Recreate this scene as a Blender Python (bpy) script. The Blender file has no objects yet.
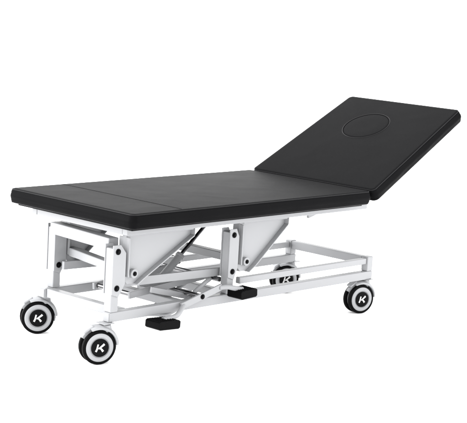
import bpy, bmesh, math, random
from mathutils import Vector, Matrix
W=.70; WT=.64; H=.5642; Lf=1.326; Lh=.697; TH=.4800; BY=.2050; FY=.240; T=.058
def Y(s): return -BY if s<0 else FY
C=bpy.context.scene.collection
class MB:
    def __init__(s): s.bm=bmesh.new()
    def box(s,c,d,rot=None):
        g=bmesh.ops.create_cube(s.bm,size=1)['verts']
        M=Matrix.Translation(Vector(c))@(rot.to_4x4() if rot else Matrix.Identity(4))@Matrix.Diagonal((*d,1))
        bmesh.ops.transform(s.bm,matrix=M,verts=g); return s
    def bar(s,a,b,w,h):
        a=Vector(a);b=Vector(b);d=(b-a);L=d.length;x=d.normalized()
        up=Vector((0,0,1)) if abs(x.z)<.95 else Vector((1,0,0))
        y=up.cross(x).normalized(); z=x.cross(y)
        return s.box((a+b)/2,(L,w,h),Matrix((x,y,z)).transposed())
    def cyl(s,a,b,r,seg=24,r2=None):
        a=Vector(a);b=Vector(b);d=b-a
        g=bmesh.ops.create_cone(s.bm,cap_ends=True,segments=seg,radius1=r,radius2=r if r2 is None else r2,depth=d.length)['verts']
        M=Matrix.Translation((a+b)/2)@d.to_track_quat('Z','Y').to_matrix().to_4x4()
        bmesh.ops.transform(s.bm,matrix=M,verts=g); return s
    def path(s,pts,r,seg=12,closed=False):
        pts=[Vector(q) for q in pts]; n=len(pts); rings=[]; prev=None
        for i,q in enumerate(pts):
            if closed: t=(pts[(i+1)%n]-pts[i-1]).normalized()
            else: t=(pts[min(i+1,n-1)]-pts[max(i-1,0)]).normalized()
            ref=prev if prev is not None else (Vector((0,0,1)) if abs(t.z)<.9 else Vector((1,0,0)))
            u=(ref-t*ref.dot(t)).normalized(); v=t.cross(u); prev=u
            rings.append([s.bm.verts.new(q+(u*math.cos(a)+v*math.sin(a))*r) for a in [2*math.pi*k/seg for k in range(seg)]])
        for i in range(n if closed else n-1):
            A_,B_=rings[i],rings[(i+1)%n]
            for k in range(seg): s.bm.faces.new((A_[k],A_[(k+1)%seg],B_[(k+1)%seg],B_[k]))
        if not closed: s.bm.faces.new(rings[0][::-1]); s.bm.faces.new(rings[-1])
        return s
    def prism(s,poly,y0,y1):
        A_=[s.bm.verts.new((x,y0,z)) for x,z in poly]; B_=[s.bm.verts.new((x,y1,z)) for x,z in poly]
        n=len(poly); s.bm.faces.new(A_); s.bm.faces.new(B_[::-1])
        for i in range(n): s.bm.faces.new((A_[i],B_[i],B_[(i+1)%n],A_[(i+1)%n]))
        return s
    def lathe(s,prof,seg=48,c=(0,0,0),caps=True):
        rings=[]
        for r_,y in prof:
            rings.append([s.bm.verts.new((c[0]+r_*math.cos(a),c[1]+y,c[2]+r_*math.sin(a))) for a in [2*math.pi*k/seg for k in range(seg)]])
        m=len(prof)
        for i in range(m-1 if caps else m):
            j=(i+1)%m
            for k in range(seg): s.bm.faces.new((rings[i][k],rings[i][(k+1)%seg],rings[j][(k+1)%seg],rings[j][k]))
        if caps: s.bm.faces.new(rings[0]); s.bm.faces.new(rings[-1][::-1])
        return s
    def build(s,name,mat,parent=None,bevel=0,seg=2,smooth=True,loc=None,rot=None):
        bmesh.ops.recalc_face_normals(s.bm,faces=s.bm.faces)
        me=bpy.data.meshes.new(name); s.bm.to_mesh(me); s.bm.free()
        o=bpy.data.objects.new(name,me); C.objects.link(o); me.materials.append(mat)
        if parent: o.parent=parent
        if loc: o.location=loc
        if rot: o.rotation_euler=rot
        if smooth:
            for f in me.polygons: f.use_smooth=True
            try: me.set_sharp_from_angle(angle=math.radians(38))
            except Exception: pass
        if bevel:
            m=o.modifiers.new('bevel','BEVEL'); m.width=bevel; m.segments=seg; m.limit_method='ANGLE'; m.angle_limit=math.radians(40); m.harden_normals=True
        return o
def mat(name,col,rough,spec=.5,bump=0,scale=200,var=0,metal=0,wrinkle=0):
    m=bpy.data.materials.new(name); m.use_nodes=True; N=m.node_tree.nodes; Lk=m.node_tree.links; b=N['Principled BSDF']
    b.inputs['Base Color'].default_value=(*col,1); b.inputs['Roughness'].default_value=rough
    b.inputs['Specular IOR Level'].default_value=spec; b.inputs['Metallic'].default_value=metal
    tc=N.new('ShaderNodeTexCoord'); bp=None
    if bump:
        t=N.new('ShaderNodeTexNoise'); t.inputs['Scale'].default_value=scale; t.inputs['Detail'].default_value=6
        bp=N.new('ShaderNodeBump'); bp.inputs['Strength'].default_value=bump; bp.inputs['Distance'].default_value=.002
        Lk.new(tc.outputs['Object'],t.inputs['Vector']); Lk.new(t.outputs['Fac'],bp.inputs['Height']); Lk.new(bp.outputs['Normal'],b.inputs['Normal'])
    if wrinkle:
        t=N.new('ShaderNodeTexNoise'); t.inputs['Scale'].default_value=4.5; t.inputs['Detail'].default_value=1.5; t.inputs['Distortion'].default_value=.5
        b2=N.new('ShaderNodeBump'); b2.inputs['Strength'].default_value=wrinkle; b2.inputs['Distance'].default_value=.02
        Lk.new(tc.outputs['Object'],t.inputs['Vector']); Lk.new(t.outputs['Fac'],b2.inputs['Height']); Lk.new(b2.outputs['Normal'],bp.inputs['Normal'])
    if var:
        t=N.new('ShaderNodeTexNoise'); t.inputs['Scale'].default_value=7; t.inputs['Detail'].default_value=4
        mx=N.new('ShaderNodeMapRange'); mx.inputs['To Min'].default_value=rough-var; mx.inputs['To Max'].default_value=rough+var
        Lk.new(tc.outputs['Object'],t.inputs['Vector']); Lk.new(t.outputs['Fac'],mx.inputs['Value']); Lk.new(mx.outputs['Result'],b.inputs['Roughness'])
    return m
VIN=mat('black_vinyl',(.0030,.0030,.0033),.42,.012,.22,420,.03,0,.18)
VSEAM=mat('vinyl_seam',(.0010,.0010,.0011),.5,.01,.1,300)
VRIM=mat('vinyl_piping',(.0075,.0075,.008),.36,.05,.1,300)
WH=mat('white_powder_coat',(.215,.218,.225),.33,.20,.12,500,.05)
BLK=mat('black_rubber',(.0020,.0020,.0022),.55,.03,.3,150)
PLA=mat('black_plastic',(.0020,.0020,.0023),.35,.04,.1,200)
GRY=mat('white_plastic',(.21,.213,.22),.4,.2,.05,200)
STL=mat('steel',(.18,.18,.185),.25,.5,.05,100,.05,1)
LOGO=mat('white_print',(.35,.35,.35),.5,.1)
FLR=mat('studio_white',(.97,.97,.97),.9,.1,.02,40)
bm=MB(); v=[bm.bm.verts.new(q) for q in [(-20,-20,0),(20,-20,0),(20,20,0),(-20,20,0)]]; bm.bm.faces.new(v)
fl=bm.build('floor',FLR); fl['kind']='structure'
root=bpy.data.objects.new('examination_couch',None); C.objects.link(root)
root['label']='black padded medical examination couch with raised headrest on white wheeled height adjustable frame'
root['category']='examination couch'
def smooth_path(pts,n=6):
    sm=[]
    for i in range(len(pts)-1):
        p0=Vector(pts[max(i-1,0)]);p1=Vector(pts[i]);p2=Vector(pts[i+1]);p3=Vector(pts[min(i+2,len(pts)-1)])
        for k in range(n):
            t=k/n; sm.append(.5*((2*p1)+(p2-p0)*t+(2*p0-5*p1+4*p2-p3)*t*t+(3*p1-p0-3*p2+p3)*t**3))
    sm.append(Vector(pts[-1])); return sm
def cushion(L,w0,w1,t,seed):
    b=bmesh.new(); m=math; R=.017; rnd=random.Random(seed)
    levels=[]
    for k in range(9):
        a=m.pi/2*k/8; levels.append((R*(1-m.sin(a)), -R*(1-m.cos(a))))
    levels+=[(-.0030*m.sin(m.pi*q/5), -R-(t-2*R)*q/5) for q in range(1,5)]
    levels+=[(R*(1-m.cos(a)),-t+R*(1-m.sin(a))) for a in [m.pi/2*k/8 for k in range(9)]]
    ph=[rnd.uniform(0,6.28) for _ in range(6)]
    def outline(ins):
        rc=max(.024-ins,.006)
        def hw(x): return (w0+(w1-w0)*x/L)/2-ins
        x0,x1=ins,L-ins; cor=[]
        for (cx,cy,a0) in ((x1-rc,-(hw(L)-rc),-90),(x1-rc,hw(L)-rc,0),(x0+rc,hw(0)-rc,90),(x0+rc,-(hw(0)-rc),180)):
            cor.append([(cx+rc*m.cos(m.radians(a0+15*k)),cy+rc*m.sin(m.radians(a0+15*k))) for k in range(7)])
        pts=[]
        for i,c in enumerate(cor):
            pts+=c; e=c[-1]; nx=cor[(i+1)%4][0]; n_=26
            pts+=[(e[0]+(nx[0]-e[0])*k/n_,e[1]+(nx[1]-e[1])*k/n_) for k in range(1,n_)]
        return pts
    def puff(x,y,z,i):
        f=m.sin(m.pi*min(1,max(0,-z/t)))
        d=.0012*f*(m.sin(x*23+ph[0]+y*9)+.6*m.sin(x*57+ph[1]-y*31))
        cx=L/2; dx=x-cx; dy=y; l=m.hypot(dx/L,dy/w0)+1e-6
        return (x+d*(dx/L)/l*.8,y+d*(dy/w0)/l*1.4,z)
    rings=[]
    for j,(i_,z) in enumerate(levels): rings.append([b.verts.new(puff(x,y,z,j)) for x,y in outline(i_)])
    n=len(rings[0])
    for i in range(len(rings)-1):
        for k in range(n): b.faces.new((rings[i][k],rings[i][(k+1)%n],rings[i+1][(k+1)%n],rings[i+1][k]))
    b.faces.new(rings[0]); b.faces.new(rings[-1][::-1])
    o=MB(); o.bm.free(); o.bm=b
    return o,outline(.0050),outline(.0050)
ms,ring,low=cushion(Lf,W,W,T,3); mattress=ms.build('mattress',VIN,root,loc=(0,0,H))
MB().path([(x,y,-.0048) for x,y in ring],.0018,8,True).build('piping',VRIM,mattress)
MB().path([(x,y,-T+.0048) for x,y in low],.0018,8,True).build('piping',VRIM,mattress)
XS=.25
MB().path([(XS,-W/2+.004,-.0048),(XS,-W/2+.018,-.0005),(XS,0,-.0005),(XS,W/2-.018,-.0005),(XS,W/2-.004,-.0048)],.0014,8).build('seam',VSEAM,mattress)
hs,ring,low=cushion(Lh,W,WT,T,8); head=hs.build('headrest',VIN,root,loc=(Lf+.006,0,H),rot=(0,-TH,0))
MB().path([(x,y,-.0048) for x,y in ring],.0018,8,True).build('piping',VRIM,head)
MB().path([(x,y,-T+.0048) for x,y in low],.0018,8,True).build('piping',VRIM,head)
HC=(Lh*.665,.045); R0=.100; EX=1.04; EY=1.09
def ov(r,z): return [(HC[0]+EX*r*math.cos(2*math.pi*k/72),HC[1]+EY*r*math.sin(2*math.pi*k/72),z) for k in range(72)]
MB().path(ov(R0+.0022,-.0008),.0023,10,True).build('face_hole_rim',VRIM,head)
MB().path(ov(R0-.0012,.0000),.0017,8,True).build('face_hole_gap',VSEAM,head)
b=MB(); b.lathe([(R0-.003,0),(R0-.003,.001),(R0-.004,.0018),(R0-.010,.0024),(.05,.0030),(.001,.0032)],72)
for v in b.bm.verts: v.co=Vector((v.co.x*EX+HC[0],v.co.z*EY+HC[1],v.co.y-.001))
b.build('face_hole_plug',VIN,head)
zu=H-T
MB().box((Lf/2,0,zu-.004),(Lf-.05,W-.06,.007)).build('mattress_board',PLA,root,.002)
MB().box((Lh/2,0,-T-.004),(Lh-.05,WT-.06,.007)).build('headrest_board',PLA,head,.002)
zt=zu-.008
b=MB()
un,uf=-.245,.265
for y_ in (un,uf): b.bar((.06,y_,zt-.015),(Lf+.088,y_,zt-.015),.028,.029)
for x in (.075,.7,Lf+.073): b.bar((x,un+.014,zt-.016),(x,uf-.014,zt-.016),.028,.027)
b.build('upper_frame',WH,root,.004,3)
b=MB()
for s in (-1,1): b.bar((.02,s*.2,-T-.022),(Lh-.08,s*.2,-T-.022),.028,.026)
b.bar((Lh-.09,-.186,-T-.022),(Lh-.09,.186,-T-.022),.026,.024)
b.build('headrest_frame',WH,head,.004,3)
for s in (-1,1):
    MB().bar((1.10,s*.20,zt-.045),(Lf+.30*math.cos(TH)+.04,s*.20,H+.30*math.sin(TH)-T-.045),.012,.02).build('headrest_stay',WH,root,.002)
zr=.167; x0,x1=.071,1.505
b=MB()
for s in (-1,1):
    xs=x0-.045 if s<0 else x0+.020
    b.bar((xs,Y(s),zr),(x1+.018,Y(s),zr),.034,.036)
    b.bar((.70,Y(s),zr+.062),(x1-.019,Y(s),zr+.062),.024,.026)
    b.bar((x1,Y(s),zr+.018),(x1,Y(s),zr+.082),.036,.036)
b.bar((x0+.045,-BY+.018,zr+.001),(x0+.045,FY-.018,zr+.001),.036,.034)
b.bar((x1,-BY+.019,zr+.062),(x1,FY-.019,zr+.062),.034,.036)
for x in (.40,.68): b.bar((x,-BY+.018,zr+.001),(x,FY-.018,zr+.001),.034,.032)
b.build('base_frame',WH,root,.004,3)
for x_,y_ in ((x0-.045,-BY),(x0+.020,FY),(x1+.018,-BY),(x1+.018,FY)):
    s=-1 if x_<.5 else 1
    MB().box((x_+s*.0015,y_,zr),(.003,.030,.032)).build('tube_end_cap',GRY,root,.001)
def bolt(x,y,z,parent,s,k=1):
    k*=.8
    MB().cyl((x,y-s*.002,z),(x,y+s*.003,z),.014*k,24).cyl((x,y+s*.003,z),(x,y+s*.009*k,z),.009*k,6).build('bolt',PLA,parent,.001)
def upright(xf,s,ztop,wide):
    c=Y(s)
    o=MB().box((xf,c,(zr+.018+ztop)/2),(.036,.038,ztop-zr-.018)).build('post',WH,root,.004,3)
    z0=zr+.085
    poly=[(xf-.020,z0),(xf+.012,z0-.012),(xf+.022+wide,z0+.035),(xf+.022+wide,ztop-.020),(xf+.016,ztop+.012),(xf-.020,ztop+.012)]
    MB().prism(poly,c-.0242,c-.0192).prism(poly,c+.0192,c+.0242).build('pivot_housing',WH,o,.0015,2)
    for z in (ztop-.012,z0+.022):
        bolt(xf+.002,c+s*.0242,z,o,s); bolt(xf+.002,c-s*.0242,z,o,-s)
upright(.045,-1,.420,.020); upright(.145,1,.420,.016); upright(.640,-1,.430,.010); upright(.640,1,.430,.010)
def arm(xa,xb,zb,sides=(-1,1)):
    zt2=zt-.0315
    e0=(xa+.045,zb); e1=(xb,zt-.060); em=(xa+.080,zb+.022)
    poly=[(xa,zb+.014),(xa+.012,zb),e0,em,e1,(xb,zt2),(xa,zt2)]
    for s in sides:
        c=Y(s)
        o=MB().prism(poly,c-.011,c+.011).build('lift_arm',WH,root,.003,2)
        w=MB()
        for p,q in ((e0,em),(em,e1)):
            w.bar((p[0],c,p[1]-.001),(q[0],c,q[1]-.001),.066,.005)
        w.bar((xb+.001,c,zt2-.001),(xb+.001,c,e1[1]),.064,.004)
        w.bar((xa+.004,c,zt2-.004),(xb-.004,c,zt2-.004),.058,.006)
        w.bar((xa+.004,c,zb+.03),(xa+.004,c,zt2-.012),.056,.006)
        w.build('arm_flange',WH,o,.0012)
        MB().cyl((xa+.034,c-.027,zb+.040),(xa+.034,c+.027,zb+.040),.017,32).build('pivot_boss',WH,o,.0015)
        bolt(xa+.034,c+s*.027,zb+.040,o,s,.75)
arm(.095,.42,.280,(-1,)); arm(.190,.44,.280,(1,)); arm(.685,.945,.266)
MB().bar((.075,-BY+.033,.425),(.115,FY-.033,.425),.045,.045).build('cross_channel',WH,root,.004,3)
MB().bar((.13,-BY+.033,.322),(.21,FY-.033,.322),.04,.032).build('cross_channel',WH,root,.004,3)
MB().bar((.72,-BY+.033,.309),(.72,FY-.033,.309),.04,.032).build('cross_channel',WH,root,.004,3)
for s in (-1,1):
    yl=Y(s)-s*.046
    l=MB().bar((.075 if s<0 else .15,yl,.275),(.66,yl,.262),.014,.032).build('link_bar',WH,root,.002)
    bolt(.085 if s<0 else .16,yl+s*.007,.275,l,s,.8); bolt(.645,yl+s*.007,.262,l,s,.8)
for y_ in (-.105,.095):
    MB().bar((.22,y_,.205),(.64,y_,.240),.012,.026).build('slanted_link',WH,root,.002)
MB().cyl((.24,-.11,.207),(.24,.10,.207),.010,20).build('pivot_shaft',STL,root)
MB().cyl((.62,-BY+.02,.238),(.62,FY-.02,.238),.010,20).build('pivot_shaft',STL,root)
loop=[(.33,-.165,.130),(.36,-.168,.127),(.43,-.168,.150),(.50,-.168,.195),(.56,-.165,.228),(.60,-.150,.236),(.61,-.110,.236),(.60,-.070,.232),(.55,-.060,.205),(.46,-.058,.160),(.38,-.060,.130),(.33,-.075,.126),(.315,-.110,.126)]
MB().path(smooth_path(loop+[loop[0]],5)[:-1],.0085,12,True).build('bent_tube_loop',WH,root)
MB().bar((.30,-.14,.225),(.60,-.14,.150),.012,.022).build('crossing_bar',WH,root,.002)
MB().bar((.34,-.03,.225),(.62,-.03,.155),.012,.022).build('crossing_bar',WH,root,.002)
px=.46
pm=MB().cyl((px,0,.205),(px+.12,0,.305),.016,32).cyl((px+.114,0,.300),(px+.124,0,.3083),.019,32).build('hydraulic_cylinder',GRY,root,.0015)
MB().cyl((px+.12,0,.305),(px+.262,0,.424),.008,20).build('piston_rod',STL,pm)
MB().box((px-.02,0,.203),(.10,.075,.034)).build('pump_body',GRY,pm,.005,3)
def pad(c,rz=0,tilt=0,k=1,kx=1):
    b=MB().prism([(-.054*k*kx,-.012*k),(-.046*k*kx,-.017*k),(.046*k*kx,-.017*k),(.054*k*kx,-.012*k),(.054*k*kx,.011*k),(.046*k*kx,.016*k),(-.046*k*kx,.016*k),(-.054*k*kx,.011*k)],-.038*k,.038*k)
    for q in range(-3,4): b.box((q*.0125*k*kx,0,.0165*k),(.0045*k,.066*k,.003))
    return b.build('foot_pedal',BLK,root,.004,3,loc=c,rot=(0,tilt,rz))
yy=-(BY+.055); ly=-(BY+.030)
l=MB().bar((.370,ly,.170),(.580,ly,.222),.010,.026).build('pedal_lever',WH,root,.002)
bolt(.475,ly-.005,.196,l,-1,.9)
MB().path(smooth_path([(.380,ly,.172),(.340,yy+.005,.152),(.31,yy,.142),(.255,yy,.139)]),.0100,14).build('pedal_lever',WH,root)
MB().path(smooth_path([(.570,ly,.220),(.60,yy+.010,.222),(.63,yy,.215),(.67,yy,.207)]),.0100,14).build('pedal_lever',WH,root)
MB().cyl((.475,ly-.002,.196),(.475,.24,.196),.009,16).build('pedal_shaft',STL,root)
pad((.255,yy,.125),0,math.radians(3)); pad((.673,yy,.194),0,math.radians(-3),1,.84)
yy=FY+.03
MB().path(smooth_path([(.475,.24,.196),(.58,yy,.215),(.66,yy,.224),(.74,yy,.224)]),.0085,14).build('pedal_lever',WH,root)
pad((.765,yy,.224),0,0,.95)
def castor():
    hood=MB()
    a0,a1=-15,150; n=24; poly=[]
    for k in range(n+1):
        a=math.radians(a0+(a1-a0)*k/n); poly.append((.0715*math.cos(a),.0715*math.sin(a)))
    for k in range(n,-1,-1):
        a=math.radians(a0+(a1-a0)*k/n); poly.append((.046*math.cos(a),.046*math.sin(a)))
    hood.prism(poly,-.0075,.0075)
    rings=[]
    for k in range(19):
        f=k/18; a=math.radians(4+(116-4)*f); hw=.033*(math.sin(math.pi*min(1,max(0,.16+.68*f)))**.35)
        cs=[]
        for q in range(9):
            t=math.pi*q/8; cs.append((.0665+.0135*math.sin(t)**.8 if 0<q<8 else .0665, -hw*math.cos(t)))
        cs+= [(.0655,hw*.9),(.0655,-hw*.9)]
        rings.append([hood.bm.verts.new((r_*math.cos(a),y_,r_*math.sin(a))) for r_,y_ in cs])
    m=len(rings[0])
    for i in range(18):
        for k in range(m): hood.bm.faces.new((rings[i][k],rings[i][(k+1)%m],rings[i+1][(k+1)%m],rings[i+1][k]))
    hood.bm.faces.new(rings[0]); hood.bm.faces.new(rings[-1][::-1])
    hood.cyl((.028,0,.055),(.028,0,.0785),.026,28,.020)
    hood.cyl((.028,0,.0785),(.028,0,.085),.015,24)
    h=hood.build('castor',WH,root,.0012)
    for s in (-1,1):
        y=s*.0180
        MB().lathe([(.0515,-.0085),(.0595,-.0085),(.0628,-.0060),(.0638,0),(.0628,.0060),(.0595,.0085),(.0515,.0085)],64,(0,y,0),caps=False).build('tyre',BLK,h)
        prof=[(.001,-.0100),(.034,-.0100),(.0345,-.0080),(.0370,-.0080),(.0375,-.0104),(.0455,-.0112),(.0500,-.0100),(.0525,-.0080),(.0525,.008)]
        if s>0: prof=[(r_,-y_) for r_,y_ in prof[::-1]]
        MB().lathe(prof,56,(0,y,0)).build('hub',GRY,h)
        MB().lathe([(.001,s*-.002),(.0335,s*-.002),(.0335,s*.0012),(.0315,s*.0026),(.0260,s*.0026),(.0250,s*.0018),(.001,s*.0018)],48,(0,y+s*.0104,0)).build('hub_cap',PLA,h)
    yf=-.0180-.0104-.0020
    b=MB()
    def stroke(pts,w,e,w2=None):
        P=[Vector((a,0,c_)) for a,c_ in pts]; Lp=[];Rp=[]; w2=w2 or w; n=len(P)
        for i,q in enumerate(P):
            d=(P[min(i+1,n-1)]-P[max(i-1,0)]).normalized(); ww=(w+(w2-w)*i/(n-1))/2; n_=Vector((-d.z,0,d.x))*ww
            Lp.append(q+n_);Rp.append(q-n_)
        out=Lp+Rp[::-1]
        b.prism([(q.x,q.z) for q in out],yf-.0010-e,yf+.0006+e)
    stroke([(-.0160,-.0135),(-.0120,-.0050),(-.0078,.0135)],.0072,0,.0058)
    stroke([(-.0063,-.0030),(.0000,.0010),(.0078,.0068),(.0160,.0135)],.0050,.0002,.0080)
    stroke([(.0005,-.0010),(.0060,-.0060),(.0115,-.0135)],.0058,.0004,.0080)
    b.build('emblem',LOGO,h)
    MB().box((-.038,0,.066),(.040,.034,.009),Matrix.Rotation(math.radians(-32),3,'Y')).build('brake_tab',GRY,h,.004,3)
    return h
proto=castor(); kids=list(proto.children)
spots=[(x0-.052,-BY-.004,-20),(x0+.060,FY+.030,-30),(x1,-BY+.006,-16),(x1+.030,FY+.022,-24)]
for i,(x,y,deg) in enumerate(spots):
    o=proto
    if i:
        o=proto.copy(); C.objects.link(o); o.parent=root
        for k in kids:
            c=k.copy(); C.objects.link(c); c.parent=o
    a=math.radians(deg)
    o.rotation_euler=(0,0,a); o.location=(x-.028*math.cos(a),y-.028*math.sin(a),.0638)
    sy=FY if y>0 else -BY
    MB().box((x,(y*.6+sy*.4),.1475),(.048,.048+abs(y-sy)*.8,.0030)).build('castor_plate',WH,root,.001)
w=bpy.data.worlds.new('World'); bpy.context.scene.world=w; w.use_nodes=True
N=w.node_tree.nodes; Lk=w.node_tree.links
tc=N.new('ShaderNodeTexCoord'); dp=N.new('ShaderNodeVectorMath'); dp.operation='DOT_PRODUCT'; dp.inputs[1].default_value=(-.84,.52,.1)
mr=N.new('ShaderNodeMapRange'); mr.inputs['From Min'].default_value=-.6; mr.inputs['From Max'].default_value=.6; mr.inputs['To Min'].default_value=1.7; mr.inputs['To Max'].default_value=4.4
Lk.new(tc.outputs['Generated'],dp.inputs[0]); Lk.new(dp.outputs['Value'],mr.inputs['Value']); Lk.new(mr.outputs['Result'],N['Background'].inputs[1])
N['Background'].inputs[0].default_value=(1,1,1,1)
def area(loc,target,size,power):
    l=bpy.data.lights.new('softbox','AREA'); l.shape='SQUARE'; l.size=size; l.energy=power
    o=bpy.data.objects.new('softbox',l); C.objects.link(o); o.location=loc
    o.rotation_euler=(Vector(target)-Vector(loc)).to_track_quat('-Z','Y').to_euler()
area((1.2,.6,4.2),(.8,0,0),4,220)
area((-3.5,2.5,1.6),(.8,0,.2),2.5,220)
area((3.2,-3.2,1.4),(.8,-.1,.0),2.5,110)
cd=bpy.data.cameras.new('camera'); cam=bpy.data.objects.new('camera',cd); C.objects.link(cam); bpy.context.scene.camera=cam
cd.sensor_width=36; cd.sensor_fit='HORIZONTAL'; cd.lens=1537/467*36; cd.shift_x=-79.97/467; cd.shift_y=-5.007/467; cd.clip_end=200
yaw,pitch,roll=.7106,.1486,.06362
fw=Vector((math.cos(yaw)*math.cos(pitch),math.sin(yaw)*math.cos(pitch),-math.sin(pitch)))
r=Vector((math.sin(yaw),-math.cos(yaw),0)); u=r.cross(fw)
r2=r*math.cos(roll)+u*math.sin(roll); u2=r2.cross(fw)
M=Matrix((r2,u2,-fw)).transposed().to_4x4(); M.translation=Vector((-3.602,-4.275,1.426)); cam.matrix_world=M
bpy.context.scene.view_settings.view_transform='Standard'
